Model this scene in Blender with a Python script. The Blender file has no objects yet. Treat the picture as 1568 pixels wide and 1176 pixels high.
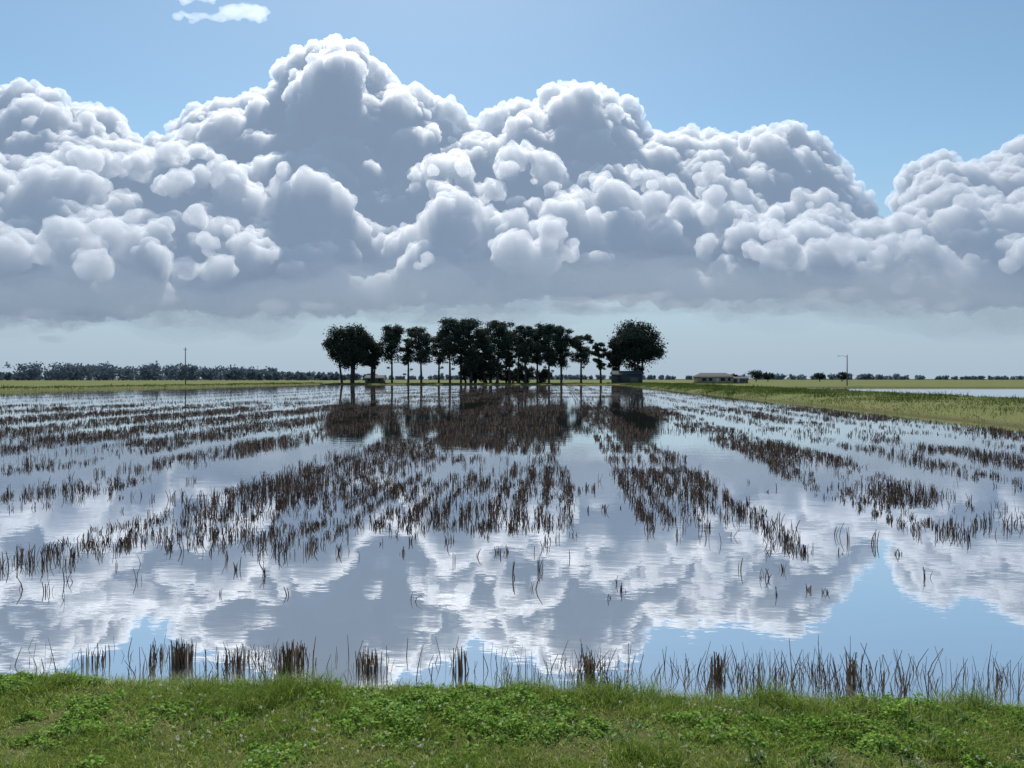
import bpy, math, random, bmesh
import numpy as np
from mathutils import Vector
random.seed(7); rng=np.random.default_rng(7)
sc=bpy.context.scene
A=math.radians(3.84)
CA,SA=math.cos(A),math.sin(A)
def site(lat,dep,z=0.0):
    return (lat*CA-dep*SA, lat*SA+dep*CA, z)

# ---------------------------------------------------------------- helpers
def mesh_np(name,verts,faces_flat,sizes,attr=None,smooth=False):
    me=bpy.data.meshes.new(name)
    verts=np.asarray(verts,dtype=np.float32).reshape(-1,3)
    faces_flat=np.asarray(faces_flat,dtype=np.int32).ravel()
    sizes=np.asarray(sizes,dtype=np.int32)
    me.vertices.add(len(verts)); me.vertices.foreach_set('co',verts.ravel())
    me.loops.add(len(faces_flat)); me.loops.foreach_set('vertex_index',faces_flat)
    me.polygons.add(len(sizes))
    st=np.concatenate([[0],np.cumsum(sizes)[:-1]]).astype(np.int32)
    me.polygons.foreach_set('loop_start',st)
    me.polygons.foreach_set('loop_total',sizes)
    if smooth: me.polygons.foreach_set('use_smooth',np.ones(len(sizes),dtype=bool))
    me.update(calc_edges=True)
    if attr is not None:
        a=me.attributes.new('rnd','FLOAT','POINT'); a.data.foreach_set('value',np.asarray(attr,dtype=np.float32))
    me.validate()
    return me
def add_obj(name,me,mat=None,parent=None):
    ob=bpy.data.objects.new(name,me); sc.collection.objects.link(ob)
    if mat is not None:
        ms=mat if isinstance(mat,list) else [mat]
        for m in ms: me.materials.append(m)
    if parent: ob.parent=parent
    return ob
class Geo:
    def __init__(s): s.v=[];s.f=[];s.sz=[];s.a=[];s.n=0
    def add(s,v,f,k,a):
        v=np.asarray(v).reshape(-1,3); f=np.asarray(f)
        s.v.append(v); s.f.append((f+s.n).ravel()); s.sz.append(np.full(f.size//k,k)); s.a.append(np.broadcast_to(a,(len(v),)).copy() if np.ndim(a)==0 else a); s.n+=len(v)
    def mesh(s,name,smooth=False):
        return mesh_np(name,np.concatenate(s.v),np.concatenate(s.f),np.concatenate(s.sz),np.concatenate(s.a),smooth)
def ribbons(g,P,W,side,rnd):
    N,K,_=P.shape
    L=P-side[:,None,:]*W[...,None]*.5; R=P+side[:,None,:]*W[...,None]*.5
    V=np.stack([L,R],axis=2).reshape(-1,3)
    b=(np.arange(N)*2*K)[:,None]; k=np.arange(K-1)[None,:]*2
    F=np.stack([b+k,b+k+1,b+k+3,b+k+2],axis=-1).reshape(-1,4)
    g.add(V,F,4,np.repeat(rnd,2*K))
def rand_dirs(n):
    d=rng.normal(size=(n,3)); d/=np.linalg.norm(d,axis=1)[:,None]; return d
def leaf_cards(g,C,size,rnd):
    n=len(C); nrm=rand_dirs(n)
    t=np.cross(nrm,rand_dirs(n)); t/=np.linalg.norm(t,axis=1)[:,None]; b=np.cross(nrm,t)
    s=np.asarray(size).reshape(-1,1)*np.ones((n,1))
    V=np.stack([C-t*s*.5,C+b*s*.32,C+t*s*.5,C-b*s*.32],axis=1).reshape(-1,3)
    g.add(V,np.arange(4*n).reshape(-1,4),4,np.repeat(rnd,4))
def tube(g,pts,rad,ns=7,a=.5):
    pts=[Vector(p) for p in pts]; K=len(pts); V=[]
    for i,p in enumerate(pts):
        d=(pts[min(i+1,K-1)]-pts[max(i-1,0)]).normalized()
        x=d.cross(Vector((0.31,0.95,0.05))).normalized(); y=d.cross(x)
        for j in range(ns):
            t=2*math.pi*j/ns; V.append(p+(x*math.cos(t)+y*math.sin(t))*rad[i])
    F=[]
    for i in range(K-1):
        for j in range(ns):
            F.append([i*ns+j,i*ns+(j+1)%ns,(i+1)*ns+(j+1)%ns,(i+1)*ns+j])
    g.add(np.array([tuple(v) for v in V]),np.array(F),4,a)
def vnoise(x,y,s,seed=0):
    x=np.asarray(x)/s+seed*17.3; y=np.asarray(y)/s+seed*9.1
    xi=np.floor(x).astype(np.int64); yi=np.floor(y).astype(np.int64); fx=x-xi; fy=y-yi
    fx=fx*fx*(3-2*fx); fy=fy*fy*(3-2*fy)
    def h(a,b):
        q=np.sin(a*127.1+b*311.7+seed*74.7)*43758.5453; return q-np.floor(q)
    return (h(xi,yi)*(1-fx)+h(xi+1,yi)*fx)*(1-fy)+(h(xi,yi+1)*(1-fx)+h(xi+1,yi+1)*fx)*fy

# ---------------------------------------------------------------- materials
def new_mat(name):
    m=bpy.data.materials.new(name); m.use_nodes=True; nt=m.node_tree; nt.nodes.clear()
    return m,nt,nt.nodes,nt.links
def foliage_mat(name,c0,c1,c2,trans=.35,rough=.6,spec=.3):
    m,nt,N,L=new_mat(name)
    o=N.new('ShaderNodeOutputMaterial'); p=N.new('ShaderNodeBsdfPrincipled'); t=N.new('ShaderNodeBsdfTranslucent'); mx=N.new('ShaderNodeMixShader')
    at=N.new('ShaderNodeAttribute'); at.attribute_name='rnd'
    r=N.new('ShaderNodeValToRGB'); e=r.color_ramp.elements
    e[0].color=(*c0,1); e[1].color=(*c2,1); x=e.new(.5); x.color=(*c1,1)
    L.new(at.outputs['Fac'],r.inputs[0]); L.new(r.outputs[0],p.inputs['Base Color']); L.new(r.outputs[0],t.inputs['Color'])
    p.inputs['Roughness'].default_value=rough; p.inputs['Specular IOR Level'].default_value=spec
    mx.inputs[0].default_value=trans
    L.new(p.outputs[0],mx.inputs[1]); L.new(t.outputs[0],mx.inputs[2]); L.new(mx.outputs[0],o.inputs[0])
    return m
def plain_mat(name,c,rough=.8,var=.15,scale=3.0):
    m,nt,N,L=new_mat(name)
    o=N.new('ShaderNodeOutputMaterial'); p=N.new('ShaderNodeBsdfPrincipled')
    tc=N.new('ShaderNodeTexCoord'); n=N.new('ShaderNodeTexNoise'); n.inputs['Scale'].default_value=scale; n.inputs['Detail'].default_value=5
    r=N.new('ShaderNodeValToRGB'); e=r.color_ramp.elements
    e[0].position=.3; e[1].position=.7
    e[0].color=(*[k*(1-var) for k in c],1); e[1].color=(*[k*(1+var) for k in c],1)
    L.new(tc.outputs['Object'],n.inputs['Vector']); L.new(n.outputs['Fac'],r.inputs[0]); L.new(r.outputs[0],p.inputs['Base Color'])
    p.inputs['Roughness'].default_value=rough; p.inputs['Specular IOR Level'].default_value=.2; L.new(p.outputs[0],o.inputs[0])
    return m

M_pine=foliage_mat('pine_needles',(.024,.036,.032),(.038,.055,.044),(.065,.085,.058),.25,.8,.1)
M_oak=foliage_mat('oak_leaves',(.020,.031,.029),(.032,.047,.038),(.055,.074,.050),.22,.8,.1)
M_bark=plain_mat('bark',(.055,.050,.050),.9,.3,2)
M_far=foliage_mat('haze_tinted_foliage',(.12,.155,.195),(.14,.18,.22),(.17,.21,.24),.2,.9,0)  # blue-grey of aerial haze put into the leaf colour
M_farr=foliage_mat('far_haze_tinted_foliage',(.22,.28,.34),(.24,.30,.36),(.27,.33,.38),.2,.9,0)  # paler again: more distance haze painted into the leaves
M_stub=foliage_mat('rice_straw',(.026,.018,.018),(.060,.042,.036),(.22,.165,.12),.15,.8,.1)
M_reed=foliage_mat('dead_reed',(.04,.027,.02),(.095,.066,.048),(.24,.18,.12),.15,.8,.1)
M_grass=foliage_mat('grass_blades',(.11,.18,.024),(.27,.35,.06),(.58,.53,.27),.5,.6,.2)
M_clover=foliage_mat('clover_leaves',(.08,.17,.02),(.17,.31,.035),(.34,.52,.09),.5,.6,.15)
M_weed=foliage_mat('weed_leaves',(.03,.075,.014),(.07,.15,.025),(.13,.23,.05),.45,.5,.3)
M_flower=foliage_mat('flower_petals',(.55,.5,.35),(.65,.62,.5),(.7,.68,.6),.4,.8,.1)
M_levee=foliage_mat('levee_grass',(.045,.075,.02),(.10,.14,.03),(.20,.20,.08),.35,.8,.1)

m,nt,N,L=new_mat('field_soil_and_turf'); M_ground=m
o=N.new('ShaderNodeOutputMaterial'); p=N.new('ShaderNodeBsdfPrincipled'); p.inputs['Roughness'].default_value=.95; p.inputs['Specular IOR Level'].default_value=.05
g=N.new('ShaderNodeNewGeometry'); sp=N.new('ShaderNodeSeparateXYZ'); L.new(g.outputs['Position'],sp.inputs[0])
def noisen(scale,det=6,rough=.6):
    n=N.new('ShaderNodeTexNoise'); n.inputs['Scale'].default_value=scale; n.inputs['Detail'].default_value=det; n.inputs['Roughness'].default_value=rough
    L.new(g.outputs['Position'],n.inputs['Vector']); return n
def ramp(src,stops):
    r=N.new('ShaderNodeValToRGB'); e=r.color_ramp.elements
    e[0].position=stops[0][0]; e[0].color=(*stops[0][1],1); e[1].position=stops[-1][0]; e[1].color=(*stops[-1][1],1)
    for s in stops[1:-1]:
        x=e.new(s[0]); x.color=(*s[1],1)
    L.new(src,r.inputs[0]); return r
n1=noisen(.06,8,.7); n2=noisen(9,8,.75); n3=noisen(1.3,4)
c1=ramp(n1.outputs['Fac'],[(.35,(.050,.09,.022)),(.5,(.085,.125,.035)),(.65,(.13,.14,.055))])
c2=ramp(n2.outputs['Fac'],[(.3,(.06,.06,.025)),(.5,(.16,.155,.06)),(.7,(.32,.28,.15))])
mx=N.new('ShaderNodeMix'); mx.data_type='RGBA'; mx.inputs[0].default_value=.55
L.new(c1.outputs[0],mx.inputs[6]); L.new(c2.outputs[0],mx.inputs[7])
mr=N.new('ShaderNodeMapRange'); mr.inputs[1].default_value=-.02; mr.inputs[2].default_value=.22; L.new(sp.outputs[2],mr.inputs[0])
ad=N.new('ShaderNodeMath'); ad.operation='MULTIPLY_ADD'; L.new(n3.outputs['Fac'],ad.inputs[0]); ad.inputs[1].default_value=.5; ad.inputs[2].default_value=-.15
ad2=N.new('ShaderNodeMath'); ad2.operation='ADD'; ad2.use_clamp=True; L.new(ad.outputs[0],ad2.inputs[0]); L.new(mr.outputs[0],ad2.inputs[1])
mx2=N.new('ShaderNodeMix'); mx2.data_type='RGBA'; L.new(ad2.outputs[0],mx2.inputs[0]); mx2.inputs[6].default_value=(.07,.062,.028,1); L.new(mx.outputs[2],mx2.inputs[7])
L.new(mx2.outputs[2],p.inputs['Base Color'])
bp=N.new('ShaderNodeBump'); bp.inputs['Strength'].default_value=.8; bp.inputs['Distance'].default_value=.03; L.new(n2.outputs['Fac'],bp.inputs['Height']); L.new(bp.outputs[0],p.inputs['Normal'])
L.new(p.outputs[0],o.inputs[0])

m,nt,N,L=new_mat('still_water'); M_water=m
o=N.new('ShaderNodeOutputMaterial'); gl=N.new('ShaderNodeBsdfGlossy'); gl.inputs['Roughness'].default_value=.02; gl.inputs['Color'].default_value=(.97,.97,.98,1)
df=N.new('ShaderNodeBsdfDiffuse'); df.inputs['Color'].default_value=(.20,.20,.185,1)
fr=N.new('ShaderNodeFresnel'); fr.inputs['IOR'].default_value=1.9
mr=N.new('ShaderNodeMapRange'); mr.inputs[1].default_value=.1; mr.inputs[2].default_value=.45; mr.inputs[3].default_value=.62; mr.inputs[4].default_value=.98
L.new(fr.outputs[0],mr.inputs[0])
ms=N.new('ShaderNodeMixShader'); L.new(mr.outputs[0],ms.inputs[0]); L.new(df.outputs[0],ms.inputs[1]); L.new(gl.outputs[0],ms.inputs[2]); L.new(ms.outputs[0],o.inputs[0])
g=N.new('ShaderNodeNewGeometry'); mp=N.new('ShaderNodeMapping'); mp.inputs['Scale'].default_value=(.8,1.6,1); L.new(g.outputs['Position'],mp.inputs[0])
n=N.new('ShaderNodeTexNoise'); n.inputs['Scale'].default_value=1.2; n.inputs['Detail'].default_value=4; n.inputs['Roughness'].default_value=.55; L.new(mp.outputs[0],n.inputs['Vector'])
bp=N.new('ShaderNodeBump'); bp.inputs['Strength'].default_value=1.0; bp.inputs['Distance'].default_value=.0022; L.new(n.outputs['Fac'],bp.inputs['Height'])
L.new(bp.outputs[0],gl.inputs['Normal'])

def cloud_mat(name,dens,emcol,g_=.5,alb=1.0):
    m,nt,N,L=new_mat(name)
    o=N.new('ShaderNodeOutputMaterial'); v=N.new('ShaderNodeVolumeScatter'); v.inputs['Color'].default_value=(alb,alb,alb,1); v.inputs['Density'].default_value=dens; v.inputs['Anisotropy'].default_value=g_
    e=N.new('ShaderNodeEmission'); e.inputs[0].default_value=(*emcol,1); e.inputs[1].default_value=dens  # added glow stands in for light scattered repeatedly inside the cloud
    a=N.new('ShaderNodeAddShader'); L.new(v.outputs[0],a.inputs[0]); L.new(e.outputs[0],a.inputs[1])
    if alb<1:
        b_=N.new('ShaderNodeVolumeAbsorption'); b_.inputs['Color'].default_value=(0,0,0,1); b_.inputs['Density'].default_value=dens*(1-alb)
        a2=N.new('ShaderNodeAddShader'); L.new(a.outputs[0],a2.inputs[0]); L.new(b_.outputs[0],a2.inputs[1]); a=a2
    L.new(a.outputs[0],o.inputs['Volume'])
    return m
M_cloud=cloud_mat('cumulus_vapour_glow',.028,(.110,.150,.210),.58)
M_strat=cloud_mat('stratus_vapour_glow',.0036,(.17,.22,.28),.35,.75)
M_haze=cloud_mat('haze_vapour_glow',.0012,(.17,.235,.315),.1,.35)  # sky-coloured glow added so cloud bases fade into the horizon

# ---------------------------------------------------------------- ground sheet
def prof(x,xs,zs): return np.interp(x,xs,zs)
def gz(X,Y):
    X=np.asarray(X,float);Y=np.asarray(Y,float)
    z1=np.maximum.reduce([
        prof(X,[-260,-110,-101,-97,-94,-92],[.35,.35,.55,.6,.35,-.25]),
        prof(X,[20.3,21.2,23,27,36,41,43],[-.25,.18,.50,.58,.55,.45,-.25]),
        prof(Y,[-20,0,3,4,4.8,5.15,5.4,6.0],[.5,.43,.22,.10,.035,-.01,-.13,-.25]),
        prof(Y,[276,279,283,300],[-.25,.3,.42,.38])])
    z2=np.maximum.reduce([prof(X,[41,43],[.45,-.25]),prof(X,[150,153],[-.25,.4]),
        prof(Y,[-20,8,10],[.5,.4,-.25]), prof(Y,[188,192],[-.25,.4])])
    z=np.where(X>41,z2,z1)
    und=(vnoise(X,Y,1.1,1)-.5)*.05+(vnoise(X,Y,.35,2)-.5)*.025
    near=np.clip((z+.1)/.2,0,1)
    return z+und*near
xs=np.unique(np.concatenate([[-9000,-5000,-2500,-1200,-600,-350,-260,-180,-140,-120],np.arange(-112,-90,1.5),np.arange(-90,-7,6),np.arange(-7,7,.16),np.arange(7,20,2),np.arange(20,44,.8),[47,60,80,100,120,140,150,151.5,153,160,200,300,500,900,1500,3000,6000,9000]]))
ys=np.unique(np.concatenate([[-300,-100,-40,-20,-10,-5,-2,0,1,2],np.arange(2.4,6.4,.12),np.arange(7,60,2.5),np.arange(60,186,6),[188,190,192,196],np.arange(200,276,6),[276,277.5,279,281,283,290,300,330,400,600,1000,2000,4000,9000]]))
XX,YY=np.meshgrid(xs,ys,indexing='ij'); ZZ=gz(XX,YY)
nx,ny=len(xs),len(ys)
V=np.stack([XX,YY,ZZ],-1).reshape(-1,3)
i,j=np.meshgrid(np.arange(nx-1),np.arange(ny-1),indexing='ij'); b=(i*ny+j).ravel()
F=np.stack([b,b+ny,b+ny+1,b+1],1)
add_obj('ground',mesh_np('ground',V,F,np.full(len(F),4),smooth=True),M_ground)
V=[(-93.5,5,0),(21.2,5,0),(21.2,278.5,0),(-93.5,278.5,0),(41.5,7,0),(152.5,7,0),(152.5,191,0),(41.5,191,0)]
add_obj('flooded_field_water',mesh_np('water',V,[0,1,2,3,4,5,6,7],[4,4]),M_water)

# ---------------------------------------------------------------- rice stubble
bands=[(-6.6,0.1,1.0,8.8),(1.3,3.3,1.2,9.6),(5.1,7.4,1.2,11.3),(8.8,9.9,.6,15),(11.0,12.7,1.1,17),(14.0,15.1,.6,20),(16.2,18.8,1.1,22),
 (-10.7,-8.9,1.1,12.0),(-14.9,-12.2,1.1,14),(-19.6,-16.4,1.1,17),(-24.8,-21.2,1.1,23),(-31.3,-27,1.1,29),(-38.5,-34,1.1,37),(-46,-41.5,1.1,45),(-55,-50,1.1,54),(-64,-59,1.1,63),(-74,-68.5,1.1,72),(-85,-78.5,1.1,82)]
allp=[]
for (x0,x1,dn,ys0) in bands:
    w=x1-x0
    for (ya,yb,dens,ws) in [(ys0-2.2,28,110,1.0),(28,60,42,1.5),(60,120,13,2.4),(120,272,4.5,4.0)]:
        if yb<=ya: continue
        n=int((w+1)*(yb-ya)*dens*dn)
        x=rng.uniform(x0-.5,x1+.5,n); y=rng.uniform(ya,yb,n)
        wob=(vnoise(y,x*0+x0,7,3)-.5)*.7
        e=np.minimum(x-(x0+wob),(x1+wob)-x); pe=np.clip(e/.25+.5,0,1)
        row=.22+.78*np.clip(np.cos((x-x0)*2*math.pi/.42),0,1)
        dd=vnoise(x,y,1.3,4)*.55+vnoise(x,y,.22,5)*.50+vnoise(x,y,6,6)*.42
        pd=np.clip((dd-.57)*3.8,0,1)
        st=np.clip((y-ys0-(vnoise(x,y*0,1.2,8)-.5)*2.8)/.8,0.03,1)
        k=rng.random(n)<pe*pd*st*row
        allp.append(np.stack([x[k],y[k],np.full(k.sum(),ws)],1))
n=160000; x=rng.uniform(-30,16,n); y=rng.uniform(30,150,n)
k=(vnoise(x*.35,y*1.0,6,9)>.66)&(vnoise(x,y,.8,19)>.35)&(rng.random(n)<.5)
allp.append(np.stack([x[k],y[k],np.full(k.sum(),2.0)],1))
n=900; x=rng.uniform(-9,9,n); y=rng.uniform(7.2,16,n); k=vnoise(x,y,.6,11)>.66
allp.append(np.stack([x[k],y[k],np.ones(k.sum())],1))
P0=np.concatenate(allp)
rep=np.where(P0[:,2]<1.8,rng.integers(1,7,len(P0)),1)
P=np.repeat(P0,rep,axis=0); n=len(P)
P[:,0]+=rng.normal(0,.024,n)*np.minimum(P[:,2],2); P[:,1]+=rng.normal(0,.02,n)
tall=np.clip(vnoise(P[:,0],P[:,1],1.2,12)*1.5-.25,.15,1)
h=(.04+.13*rng.random(n)**.9)*(.5+.8*tall)
lean=rng.normal(0,.16,(n,2)); bent=rng.random(n)<.09; lean[bent]*=4.0
b0=np.stack([P[:,0],P[:,1],np.full(n,-.03)],1)
b1=b0+np.stack([lean[:,0]*h*.4,lean[:,1]*h*.4,h*.55+.015],1)
drop=np.where(bent,rng.uniform(-.35,.3,n),.45)
b2=b1+np.stack([lean[:,0]*h*.8,lean[:,1]*h*.8,h*drop+.01],1)
PP=np.stack([b0,b1,b2],1)
wd=(.006+.008*rng.random(n))*P[:,2]
W=np.stack([wd,wd*.95,wd*.6],1)
ang=rng.uniform(-.5,.5,n)
g=Geo(); r=rng.random(n)**1.3
ribbons(g,PP,W,np.stack([np.cos(ang),np.sin(ang),0*ang],1),r)
add_obj('rice_stubble',g.mesh('rice_stubble'),M_stub)

g=Geo(); pts=[]
for cx,cw,cn,ch in [(-2.92,.10,60,.18),(-2.05,.10,64,.19),(-1.45,.09,36,.15),(-3.15,.05,12,.15),(-2.5,.12,30,.15),(-.75,.06,14,.21),(.2,.05,12,.18),(1.15,.05,22,.19),(2.1,.04,18,.21),(-3.6,.1,20,.13)]:
    for _ in range(cn): pts.append((rng.normal(cx,cw*.5),5.5+rng.normal(0,.05),ch*rng.uniform(.6,1.05),.010,.06))
for _ in range(3200):
    x=rng.uniform(-4.4,4.8)
    if rng.random()>np.clip(.30+.06*x+.9*(vnoise(x,0,.3,21)-.4),.08,.9): continue
    pts.append((x,rng.uniform(5.2,5.75),rng.uniform(.04,.26)*rng.uniform(.6,1)*(1 if x>-1.2 else .75),rng.uniform(.003,.008),.2))
q=np.array(pts); n=len(q); ln=rng.normal(0,1,(n,2))*q[:,4:5]
b0=np.stack([q[:,0],q[:,1],np.full(n,-.05)],1); h=q[:,2]+.05
b1=b0+np.stack([ln[:,0]*h*.4,ln[:,1]*h*.4,h*.5],1); b2=b1+np.stack([ln[:,0]*h*.7,ln[:,1]*h*.7,h*.5],1)
PP=np.stack([b0,b1,b2],1); W=np.stack([q[:,3],q[:,3]*.9,q[:,3]*.5],1); r=rng.random(n)
ang=rng.uniform(-.5,.5,n)
ribbons(g,PP,W,np.stack([np.cos(ang),np.sin(ang),0*ang],1),r)
add_obj('dead_reeds',g.mesh('dead_reeds'),M_reed)

# ---------------------------------------------------------------- near bank vegetation
g=Geo(); n=320000
x=rng.uniform(-5.2,5.4,n); y=rng.uniform(2.6,5.3,n)
patch=vnoise(x,y,.5,31)*.6+vnoise(x,y,.16,32)*.4
k=rng.random(n)<np.clip(patch*1.8-.20+(y-4.2)*.45,.14,1); x=x[k];y=y[k];patch=patch[k]; n=len(x)
z=gz(x,y)-.005
edge=np.clip((y-4.4)/.7,0,1)
h=(.014+.034*rng.random(n)**1.5)*(.5+patch*1.1)*(1+.45*edge)
tuft=vnoise(x,y,.28,33)>.74; h=np.where(tuft,h*2.1,h)
d=rng.normal(0,.55,(n,2))
b0=np.stack([x,y,z],1); b1=b0+np.stack([d[:,0]*h*.4,d[:,1]*h*.4,h*.6],1); b2=b1+np.stack([d[:,0]*h*.9,d[:,1]*h*.9,h*.35],1)
ang=rng.uniform(0,math.pi,n); wd=.0025+.003*rng.random(n)
dry=np.clip(1.25-patch*1.3-(y-3.6)*.26,0,1)
r=np.clip(rng.random(n)*.5+dry*.7*rng.random(n)+ (rng.random(n)<.12)*.5-tuft*.15,0,1)
ribbons(g,np.stack([b0,b1,b2],1),np.stack([wd,wd*.85,wd*.15],1),np.stack([np.cos(ang),np.sin(ang),0*ang],1),r)
add_obj('bank_grass',g.mesh('bank_grass'),M_grass)
g=Geo(); n=230000
x=rng.uniform(-5.2,5.4,n); y=rng.uniform(2.7,5.3,n)
pc=vnoise(x,y,.46,41)*.40+vnoise(x,y,.17,42)*.35+vnoise(x,y,.06,43)*.25
k=pc>.54-.03*(x>0)+.06*(y<3.9)-.04*(y>4.5)+rng.normal(0,.055,n)
x=x[k];y=y[k];pc=pc[k]; n=len(x)
hh=np.clip(pc-.47,0,1)*.28*rng.uniform(.3,1,n); C=np.stack([x,y,gz(x,y)+hh+.004],1)
nr=rng.normal(0,.5,(n,3)); nr[:,2]=1; nr/=np.linalg.norm(nr,axis=1)[:,None]
t=np.cross(nr,rand_dirs(n)); t/=np.linalg.norm(t,axis=1)[:,None]; b=np.cross(nr,t); s=rng.uniform(.005,.015,n)[:,None]
ring=[]
for a_,rr in [(0,.7),(60,1),(120,.95),(180,.8),(240,.95),(300,1)]:
    a_=math.radians(a_); ring.append(C+(t*math.cos(a_)+b*math.sin(a_)*.8)*s*rr)
V=np.stack(ring,1).reshape(-1,3); g.add(V,np.arange(6*n).reshape(-1,6),6,np.repeat(rng.random(n),6))
add_obj('clover_patch',g.mesh('clover_patch'),M_clover)
g=Geo(); n=520; x=rng.uniform(-4,4.2,n); y=rng.uniform(3.2,4.9,n); kk=vnoise(x,y,.6,91)>.5; x=x[kk];y=y[kk];n=len(x)
C=np.stack([x,y,gz(x,y)+rng.uniform(.03,.08,n)],1)
for _ in range(6): leaf_cards(g,C+rng.normal(0,.004,(n,3)),.014,rng.random(n))
add_obj('clover_flowers',g.mesh('clover_flowers'),M_flower)
g=Geo()
for _ in range(190):
    cx=rng.uniform(-4.6,4.8); cy=rng.uniform(3.9,5.2) ; big=rng.uniform(.4,1.0)*(1.25 if cx>1 else .85)
    m_=int(30*big); a_=rng.uniform(0,2*math.pi,m_); L_=rng.uniform(.04,.12,m_)*big; el=rng.uniform(.3,1.3,m_)
    base=np.stack([np.full(m_,cx)+rng.normal(0,.025,m_),np.full(m_,cy)+rng.normal(0,.025,m_),np.full(m_,float(gz(cx,cy)))],1)
    dr=np.stack([np.cos(a_)*np.cos(el),np.sin(a_)*np.cos(el),np.sin(el)],1)
    p1=base+dr*L_[:,None]*.55; d2=dr.copy(); d2[:,2]-=.55; p2=p1+d2*L_[:,None]*.5
    w=rng.uniform(.006,.014,m_)*big
    ribbons(g,np.stack([base,p1,p2],1),np.stack([w*.3,w,w*.1],1),np.stack([-np.sin(a_),np.cos(a_),0*a_],1),rng.random(m_))
add_obj('broadleaf_weeds',g.mesh('weeds'),M_weed)

# ---------------------------------------------------------------- levee grass
g=Geo()
n=90000; y=8+262*rng.random(n)**1.3; x=rng.uniform(20.9,42,n)
k=rng.random(n)<np.clip(vnoise(x,y,2.5,51)*1.5-.1,.1,1); x=x[k];y=y[k]
n2=26000; xb=rng.uniform(-112,-93.2,n2); yb=rng.uniform(60,285,n2)
n3=20000; xc=rng.uniform(-90,70,n3); yc=rng.uniform(278.3,300,n3)
x=np.concatenate([x,xb,xc]); y=np.concatenate([y,yb,yc]); n=len(x)
sc_=np.clip(np.hypot(x,y)/60,.6,3.5)
h=(.07+.16*rng.random(n)**2)*(.6+vnoise(x,y,4,52)*.9); d=rng.normal(0,.4,(n,2))
wd_=(vnoise(x,y,3.0,53)>.74)&(rng.random(n)<.6); h=np.where(wd_,h*2.3,h)
b0=np.stack([x,y,gz(x,y)-.01],1); b1=b0+np.stack([d[:,0]*h*.4,d[:,1]*h*.4,h*.6],1); b2=b1+np.stack([d[:,0]*h*.8,d[:,1]*h*.8,h*.4],1)
ang=rng.uniform(-.8,.8,n); wd=(.02+.03*rng.random(n))*sc_
r=np.clip(rng.random(n)*.6+.4*vnoise(x,y,6,54)-np.where(wd_,.5,0),0,1)
ribbons(g,np.stack([b0,b1,b2],1),np.stack([wd,wd*.8,wd*.15],1),np.stack([np.cos(ang),np.sin(ang),0*ang],1),r)
add_obj('levee_grass',g.mesh('levee_grass'),M_levee)

# ---------------------------------------------------------------- trees
def clump_leaves(g,c,r,n,size,flat=.6):
    d=rand_dirs(n); rad=rng.random(n)**.45
    C=np.array(c)+d*rad[:,None]*np.array([r,r,r*flat])*(1+.22*rng.normal(size=(n,1)))
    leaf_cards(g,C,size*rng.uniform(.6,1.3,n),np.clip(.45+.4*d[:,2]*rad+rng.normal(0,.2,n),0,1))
def finish_tree(name,gt,gl,pos,mleaf):
    e=bpy.data.objects.new(name,None); sc.collection.objects.link(e); e.location=pos
    add_obj('trunk_and_limbs',gt.mesh('trunk'),M_bark,e)
    add_obj('crown',gl.mesh('crown'),mleaf,e)
def pine(lat,dep,H,R,low=.42,nc=24):
    H*=1.05; nc=int(nc*1.55); low=max(low-.04,.2)
    gt,gl=Geo(),Geo(); x,y,_=site(lat,dep); z=float(gz(x,y))-.1
    bx,by=rng.normal(0,.9,2); T=np.linspace(0,1,7); pts=[(bx*t*t,by*t*t,H*t*.96) for t in T]
    tube(gt,pts,[.50-.40*t for t in T],7)
    ph=rng.uniform(0,6.28)
    for i in range(nc):
        t=low+(1-low)*((i+.5)/nc)**.8+rng.normal(0,.02); t=min(t,.97)
        u=max(0,(t-low)/(1-low)); pr=(.55+.95*u) if u<.45 else math.sqrt(max(0.06,1-((u-.45)/.66)**2))
        pr*=1+.22*math.sin(ph+u*11)
        rr=R*pr*rng.uniform(.1,.90); a=rng.uniform(0,2*math.pi)
        c=(bx*t*t+rr*math.cos(a),by*t*t+rr*math.sin(a),H*t+rng.normal(0,.3))
        s=(bx*t*t,by*t*t,H*(t-.06)); mid=tuple((s[k]+c[k])*.5+(.0,.0,-.2)[k] for k in range(3))
        tube(gt,[s,mid,c],[.14,.09,.04],5)
        cr=rng.uniform(.27,.46)*R*(1-.25*u)
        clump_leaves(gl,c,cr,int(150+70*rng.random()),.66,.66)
    for i in range(rng.integers(2,6)):
        t=rng.uniform(.13,low); a=rng.uniform(0,6.28); tube(gt,[(0,0,H*t),(1.6*math.cos(a),1.6*math.sin(a),H*t+.3)],[.07,.02],4)
        if rng.random()<.5: clump_leaves(gl,(1.6*math.cos(a),1.6*math.sin(a),H*t+.3),.8,50,.5,.6)
    clump_leaves(gl,(bx,by,H*.955),R*.34,120,.6,.8)
    finish_tree('pine_tree',gt,gl,(x,y,z),M_pine)
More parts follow.
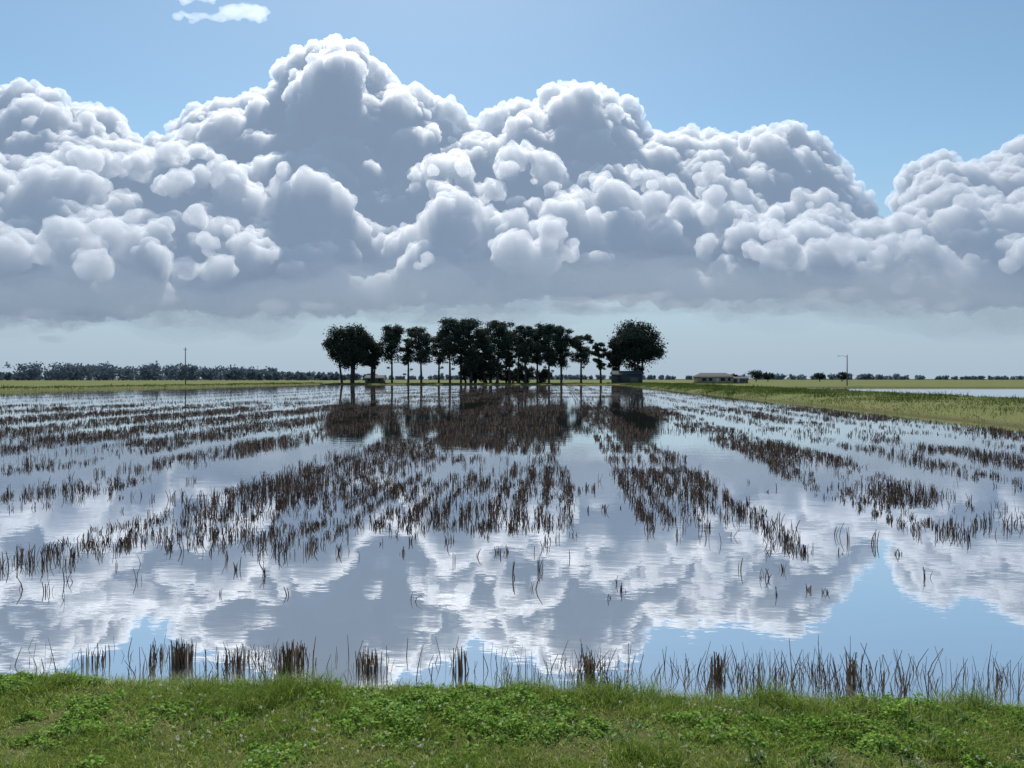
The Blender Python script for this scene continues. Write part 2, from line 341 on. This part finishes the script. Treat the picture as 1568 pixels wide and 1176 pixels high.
def oak(lat,dep,H,R,base=.16,nc=60):
    gt,gl=Geo(),Geo(); x,y,_=site(lat,dep); z=float(gz(x,y))-.1
    stems=[(rng.normal(0,R*.25),rng.normal(0,R*.2)) for _ in range(4)]
    for sx,sy in stems:
        tube(gt,[(sx*.8,sy*.8,0),(sx,sy,H*.25),(sx*1.3,sy*1.3,H*.6),(sx*1.2,sy*1.2,H*.8)],[.5,.4,.2,.06],7)
    for i in range(nc):
        d=rand_dirs(1)[0]; rad=rng.uniform(.35,.90)
        c=(d[0]*R*rad,d[1]*R*rad,H*(base+(1-base)*.52)+d[2]*rad*H*(1-base)*.50)
        s=stems[i%4]; tube(gt,[(s[0]*1.1,s[1]*1.1,min(c[2]-1,H*.6)*.8),c],[.14,.03],4)
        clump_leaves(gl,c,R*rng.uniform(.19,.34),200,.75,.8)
    finish_tree('oak_tree',gt,gl,(x,y,z),M_oak)
oak(-66.0,300,24.8,10.2,.20,100); oak(-58.5,306,20,5.8,.25,44)
oak(50.6,300,26.2,11.0,.15,130); oak(42,304,18.5,5.4,.2,40)
for lat,dep,H,R,low,nc in [(-49.5,305,22.5,7,.45,28),(-43.5,310,18,4.4,.45,16),(-36.8,300,21.4,7,.42,28),(-30.5,308,20.5,5,.42,20),(-25,298,25,7,.42,30),(-21,304,23,5.5,.35,24),(-16.5,300,24.8,7.4,.24,38),
    (-11.5,306,21.5,6.4,.24,30),(-5.8,300,24.2,7.4,.33,34),(-1,304,19.5,4.6,.35,20),(2.5,308,17.5,4.6,.42,16),(5.5,298,22,5.8,.42,22),(10.5,306,21.5,5.6,.38,24),(15.0,300,22.6,7.4,.36,34),(20.2,303,21.8,6.2,.34,28),(28,300,18.6,5.2,.48,20),(36.3,302,15.8,3.6,.4,14)]:
    pine(lat,dep,H,R,low,nc)
oak(-17,312,12,7.5,.02,34); oak(-9,315,10,6.5,.02,28); oak(5,318,8,6,.02,20); oak(-1,322,6,5,.02,16); oak(13,322,6,5,.02,16)

def treeline(name,mat,segs,dep,cs,depsp=60):
    g=Geo()
    for l0,l1,hmin,hmax,step in segs:
        l=l0
        while l<l1:
            H=hmin+(hmax-hmin)*float(np.clip(vnoise(l,0,38,77)*.6+rng.random()*.4,0,1)); R=rng.uniform(.35,.5)*H; dd=dep+rng.uniform(-depsp,depsp)
            x,y,_=site(l,dd)
            for _ in range(5):
                c=(x+rng.normal(0,R*.5),y+rng.normal(0,R*.5),.3+H*rng.uniform(.35,.80))
                clump_leaves(g,c,H*.26,22,cs,.8)
            clump_leaves(g,(x,y,H*.3),R*1.2,50,cs*1.2,.8)
            l+=step*rng.uniform(.5,1.4)
    add_obj(name,g.mesh(name),mat)
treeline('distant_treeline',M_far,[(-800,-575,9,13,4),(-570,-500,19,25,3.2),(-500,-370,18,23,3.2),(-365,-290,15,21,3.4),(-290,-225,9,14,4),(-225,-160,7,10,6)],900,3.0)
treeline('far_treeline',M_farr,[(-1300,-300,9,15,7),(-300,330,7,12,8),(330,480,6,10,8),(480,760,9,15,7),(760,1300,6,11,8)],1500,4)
for lat,H,R in [(165,8,6.5),(173,6.5,4.5),(208,6,4),(223,6.5,4.5),(150,5,4)]:
    gt,gl=Geo(),Geo(); x,y,_=site(lat,500)
    tube(gt,[(0,0,0),(.1,0,H*.35),(0,.1,H*.7)],[.35,.28,.1],6)
    for i in range(16):
        d=rand_dirs(1)[0]; clump_leaves(gl,(d[0]*R*.6,d[1]*R*.6,H*.6+d[2]*H*.24),R*.4,60,1.0,.7)
    e=bpy.data.objects.new('round_tree',None); sc.collection.objects.link(e); e.location=(x,y,.3)
    add_obj('trunk',gt.mesh('t'),M_bark,e); add_obj('crown',gl.mesh('c'),M_pine,e)

# ---------------------------------------------------------------- buildings & poles
def box(g,x0,x1,y0,y1,z0,z1):
    V=[(x0,y0,z0),(x1,y0,z0),(x1,y1,z0),(x0,y1,z0),(x0,y0,z1),(x1,y0,z1),(x1,y1,z1),(x0,y1,z1)]
    g.add(V,np.array([[0,3,2,1],[4,5,6,7],[0,1,5,4],[1,2,6,5],[2,3,7,6],[3,0,4,7]]),4,.5)
M_tan=plain_mat('tan_brick',(.38,.31,.24)); M_roof=plain_mat('grey_shingle',(.10,.095,.09),.95); M_glass=plain_mat('dark_window',(.03,.035,.04),.2); M_white=plain_mat('white_trim',(.6,.6,.58))
M_tin=plain_mat('barn_tin',(.06,.075,.075),.9); M_tinroof=plain_mat('tin_roof',(.09,.09,.09),.9); M_pole=plain_mat('weathered_pole',(.12,.10,.085)); M_grey=plain_mat('grey_siding',(.14,.14,.135))
def house(name,lat,dep,W,D,hw,hr,mw,mroof,wins,door,hip=0.0,doorw=1.0,md=None):
    x,y,_=site(lat,dep); e=bpy.data.objects.new(name,None); sc.collection.objects.link(e); e.location=(x,y,float(gz(x,y))); e.rotation_euler=(0,0,A)
    g=Geo(); box(g,-W/2,W/2,-D/2,D/2,-.2,hw); add_obj('walls',g.mesh('walls'),mw,e)
    g=Geo(); xr=W/2+.6; yr=D/2+.6; hx=hip*W/2
    V=[(-xr,-yr,hw+.003),(xr,-yr,hw+.003),(xr,yr,hw+.003),(-xr,yr,hw+.003),(-xr+hx,0,hw+hr),(xr-hx,0,hw+hr)]
    g.add(V,np.array([[0,1,5,4],[2,3,4,5]]),4,.5); g.add(V,np.array([[1,2,5],[3,0,4],]),3,.5); g.add(V,np.array([[0,3,2,1]]),4,.5)
    add_obj('roof',g.mesh('roof'),mroof,e)
    g=Geo()
    for wx,ww in wins: box(g,wx-ww/2,wx+ww/2,-D/2-.05,-D/2-.01,.9,hw-.5)
    add_obj('windows',g.mesh('windows'),M_glass,e)
    g=Geo()
    for wx,ww in wins: box(g,wx-ww/2-.1,wx+ww/2+.1,-D/2-.08,-D/2-.055,.78,.88); box(g,wx-ww/2-.1,wx+ww/2+.1,-D/2-.08,-D/2-.055,hw-.48,hw-.38)
    box(g,door-doorw/2,door+doorw/2,-D/2-.06,-D/2-.012,0,2.1)
    add_obj('door_and_trim',g.mesh('trim'),md or M_white,e)
house('ranch_house',87,320,15,9,2.7,1.7,M_tan,M_roof,[(-5,1.8),(-2.2,1.4),(3,1.8),(5.7,1.2)],.6,.35)
house('garden_shed',99,322,6,5,2.0,.7,M_grey,M_roof,[(1.2,1.2)],-1.2)
house('metal_barn',45,290,11,8,3.4,1.4,M_tin,M_tin,[(-3.6,1.4)],2.2,0,3.2,M_grey)
house('farmhouse',-61,330,8,6,2.2,1.3,M_grey,M_tinroof,[(-2.4,1.1),(2.4,1.1)],0,.2,1,M_grey)
def pole(name,lat,dep,H,arm):
    x,y,_=site(lat,dep); g=Geo()
    tube(g,[(0,0,-.5),(0,0,H*.5),(0,0,H)],[.15,.13,.09],8)
    if arm: box(g,-.45,.45,-.05,.05,H-.75,H-.65); [tube(g,[(q,0,H-.65),(q,0,H-.4)],[.05,.04],6) for q in (-.4,.4)]
    else:
        tube(g,[(0,0,H-.6),(-1.2,0,H-.2),(-2.0,0,H-.25)],[.04,.035,.03],6); box(g,-2.5,-1.9,-.12,.12,H-.33,H-.22)
    ob=add_obj(name,g.mesh(name),M_pole); ob.location=(x,y,float(gz(x,y))); ob.rotation_euler=(0,0,A)
pole('utility_pole',-88.3,200,10.2,True)
pole('street_lamp',87,192,8.0,False)

# ---------------------------------------------------------------- clouds
OUT=[(-400,200),(-200,150),(-60,180),(0,135),(40,125),(100,150),(160,165),(190,195),(215,235),(245,208),(290,172),(340,160),(380,150),(425,125),(450,85),(480,66),(510,62),(545,72),(580,105),(600,142),(640,136),(675,150),(705,185),(740,218),(765,170),(795,152),(822,168),(845,128),(890,130),(935,136),(965,160),(985,205),(1040,205),(1080,200),(1125,212),(1175,190),(1210,190),(1250,215),(1285,245),(1310,290),(1340,340),(1362,345),(1380,270),(1430,235),(1480,252),(1530,235),(1570,212),(1640,180),(1760,200),(1900,170),(2100,230)]
ox=np.array([a-784 for a,b in OUT],float); oy=np.array([580-b for a,b in OUT],float)
top=lambda u: np.interp(u,ox,oy)
FR=[(-300,230),(0,235),(60,250),(110,225),(160,228),(200,250),(260,215),(310,225),(350,250),(420,240),(480,245),(520,262),(560,310),(600,370),(640,260),(680,232),(715,245),(740,330),(760,250),(800,215),(850,250),(880,310),(910,262),(960,255),(1010,262),(1060,330),(1090,250),(1130,290),(1180,320),(1230,290),(1280,310),(1330,350),(1400,310),(1460,290),(1520,300),(1600,280),(1900,300)]
fx=np.array([a-784 for a,b in FR],float); fy=np.array([580-b for a,b in FR],float)
front=lambda u: np.interp(u,fx,fy)
LO=[(-300,330),(0,330),(60,350),(130,320),(200,345),(280,320),(360,340),(420,370),(470,410),(560,430),(600,420),(650,370),(720,390),(780,350),(840,330),(920,360),(960,420),(1100,430),(1140,330),(1200,345),(1280,360),(1340,380),(1400,350),(1460,400),(1540,370),(1900,380)]
lx=np.array([a-784 for a,b in LO],float); ly=np.array([580-b for a,b in LO],float)
lowf=lambda u: np.interp(u,lx,ly)
bx_=np.array([-1200,-784,-500,-300,-100,100,300,500,784,1200],float); by_=np.array([100,100,98,104,118,126,128,122,108,105],float)
basev=lambda u: np.interp(u,bx_,by_)+10*(vnoise(u,0,60,64)-.5)
spheres=[]
def put(u,v,r,dep): spheres.append((u*dep/1133,dep,2.2+v*dep/1133,r*dep/1133))
def room(tf,u,v,r):
    return min([float(tf(u+q*r))-v for q in (-1.1,-.7,0,.7,1.1)])
def depth_of(T,v,vb,D0,slope):
    up=v-vb
    d=(T-v) if up>75 else (T-vb-75)-(75-up)*2.2
    return D0-d*2.65*slope
def layer(tf,D0,slope,u0,u1,nfill,rmin,rmax,vlow):
    u=u0
    while u<u1:
        r=rng.uniform(9,22); T=float(tf(u)); put(u,T-r*rng.uniform(.8,1.1),r,D0+rng.uniform(-70,70)); u+=r*.55
    c=0; tries=0
    while c<nfill and tries<nfill*14:
        tries+=1
        u=rng.uniform(u0,u1); T=float(tf(u)); vb=float(basev(u)); v=rng.uniform(vb+vlow,max(T-10,vb+vlow+1))
        r=rmin+(rmax-rmin)*rng.random()**1.8
        m_=room(tf,u,v,r)
        if m_<r*.95: r=m_
        if r<8: continue
        if v-r<vb: v=vb+r*.9
        if v>T-8: continue
        dep=depth_of(T,v,vb,D0,slope)-190*float(vnoise(u,v,75,61))-80*float(vnoise(u,v,32,62))+rng.uniform(-30,30)
        put(u,v,r,dep); c+=1
layer(top,3200,.75,-1150,1150,1700,10,50,0)
layer(front,2560,.8,-1100,1100,520,9,38,50)
layer(lowf,2150,.8,-1050,1050,240,7,26,25)
for u in np.arange(-1150,1150,24):
    vb=float(basev(u))
    for v in np.arange(vb+22,float(top(u)),24):
        r=min(42,room(top,u,v,30)*.95,(v-vb)*1.0)
        if r>10: put(u+rng.uniform(-6,6),v,r,depth_of(float(top(u)),v,vb,3200,.75)+r*2.0+30)
bm_=bpy.data.meshes.new('tmp')
b=bmesh.new(); bmesh.ops.create_icosphere(b,subdivisions=3,radius=1); b.to_mesh(bm_); b.free()
tv=np.array([v.co[:] for v in bm_.vertices]); tf_=np.array([p.vertices[:] for p in bm_.polygons])
R_=np.array([[CA,-SA],[SA,CA]])
def cloud(name,S,sq,mat,vox,disp,vox2=None):
    S=np.array(S)
    V=(tv[None]*S[:,None,3:4]*np.array(sq)+S[:,None,:3]).reshape(-1,3)
    F=(tf_[None]+(np.arange(len(S))*len(tv))[:,None,None]).reshape(-1,3)
    V[:,:2]=V[:,:2]@R_.T
    ob=add_obj(name,mesh_np(name,V,F,np.full(len(F),3),smooth=True),mat)
    def remesh(vs):
        rm=ob.modifiers.new('union','REMESH'); rm.mode='VOXEL'; rm.voxel_size=vs; rm.use_smooth_shade=True
    remesh(vox)
    for ty,sz,st in disp:
        tx=bpy.data.textures.new('billow',ty); tx.noise_scale=sz
        if ty=='VORONOI': tx.distance_metric='DISTANCE_SQUARED'; tx.noise_intensity=1.0
        else: tx.noise_depth=3
        dm=ob.modifiers.new('billow','DISPLACE'); dm.texture=tx; dm.texture_coords='LOCAL'; dm.strength=st; dm.mid_level=.35 if ty=='VORONOI' else .5
    remesh(vox2 or vox)
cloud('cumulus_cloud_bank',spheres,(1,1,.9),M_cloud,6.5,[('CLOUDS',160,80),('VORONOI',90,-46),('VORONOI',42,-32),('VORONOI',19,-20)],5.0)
sp_=[]
for _ in range(30):
    u=rng.uniform(-440,-385); sp_.append((u*2.65,3000,2.65*(562+rng.normal(0,5)-abs(u+410)*.15),rng.uniform(10,24)))
for _ in range(22): u=rng.uniform(-510,-430); sp_.append((u*2.65,3000,2.65*(553+rng.normal(0,3)),rng.uniform(7,13)))
for _ in range(22): u=rng.uniform(-520,-450); sp_.append((u*2.65,3000,2.65*(580+rng.normal(0,3)),rng.uniform(7,15)))
cloud('small_cloud',sp_,(1.8,1.4,.7),cloud_mat('wisp_vapour_glow',.009,(.2,.24,.3),.5),4,[('VORONOI',25,-12),('CLOUDS',30,16)])
sp_=[]
for _ in range(600):
    u=rng.uniform(-900,900); dep=rng.uniform(1700,2800)
    if vnoise(u,dep*.3,110,71)<.45: continue
    vb=float(basev(u)); v=vb-6+rng.normal(0,8)+24*(float(vnoise(u,0,90,72))-.5); sp_.append((u*dep/1133,dep,v*dep/1133,rng.uniform(8,19)))
cloud('stratus_cloud',sp_,(2.8,2.6,.55),M_strat,9,[('VORONOI',45,-22),('CLOUDS',60,26)])
sp_=[]
for _ in range(240):
    u=rng.uniform(-1000,1000); dep=rng.uniform(1400,2300)
    vb=float(basev(u)); v=vb+14+rng.normal(0,15)+28*(float(vnoise(u,dep*.3,120,75))-.5); sp_.append((u*dep/1133,dep,v*dep/1133,rng.uniform(35,64)))
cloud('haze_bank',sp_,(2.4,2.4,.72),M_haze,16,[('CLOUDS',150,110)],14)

# ---------------------------------------------------------------- light, world, camera
EL=math.radians(50); AZ=math.radians(-3.84-8)
s=Vector((math.sin(AZ)*math.cos(EL),math.cos(AZ)*math.cos(EL),math.sin(EL)))
ld=bpy.data.lights.new('sun','SUN'); ld.energy=5.0; ld.angle=math.radians(.5); ld.color=(1,.97,.92)
lo=bpy.data.objects.new('sun',ld); sc.collection.objects.link(lo); lo.rotation_euler=s.to_track_quat('Z','Y').to_euler()
w=bpy.data.worlds.new('World'); sc.world=w; w.use_nodes=True; nt=w.node_tree; nt.nodes.clear(); N=nt.nodes; L=nt.links
o=N.new('ShaderNodeOutputWorld'); bg=N.new('ShaderNodeBackground'); sk=N.new('ShaderNodeTexSky')
sk.sky_type='NISHITA'; sk.sun_disc=False; sk.sun_elevation=EL; sk.sun_rotation=AZ; sk.air_density=1.0; sk.dust_density=.5; sk.ozone_density=1.5
bg.inputs[1].default_value=.11
mu=N.new('ShaderNodeMix'); mu.data_type='RGBA'; mu.blend_type='MULTIPLY'; mu.inputs[0].default_value=1; mu.inputs[7].default_value=(.90,1.06,1.04,1); L.new(sk.outputs[0],mu.inputs[6])
tc=N.new('ShaderNodeTexCoord'); sp=N.new('ShaderNodeSeparateXYZ'); L.new(tc.outputs['Generated'],sp.inputs[0])
mr=N.new('ShaderNodeMapRange'); mr.interpolation_type='SMOOTHSTEP'; mr.inputs[1].default_value=0; mr.inputs[2].default_value=.30; mr.inputs[3].default_value=.95; mr.inputs[4].default_value=0; L.new(sp.outputs[2],mr.inputs[0])
hz=N.new('ShaderNodeMix'); hz.data_type='RGBA'; L.new(mr.outputs[0],hz.inputs[0]); L.new(mu.outputs[2],hz.inputs[6]); hz.inputs[7].default_value=(3.6,4.6,5.7,1)
L.new(hz.outputs[2],bg.inputs[0]); L.new(bg.outputs[0],o.inputs[0])
cd=bpy.data.cameras.new('camera'); cd.lens=26; cd.sensor_width=36; cd.clip_end=20000; cd.clip_start=.05
co=bpy.data.objects.new('camera',cd); sc.collection.objects.link(co); co.location=(0,0,2.2); co.rotation_euler=(math.radians(89.6),0,A)
sc.camera=co
sc.view_settings.view_transform='Standard'; sc.view_settings.look='None'; sc.view_settings.exposure=0
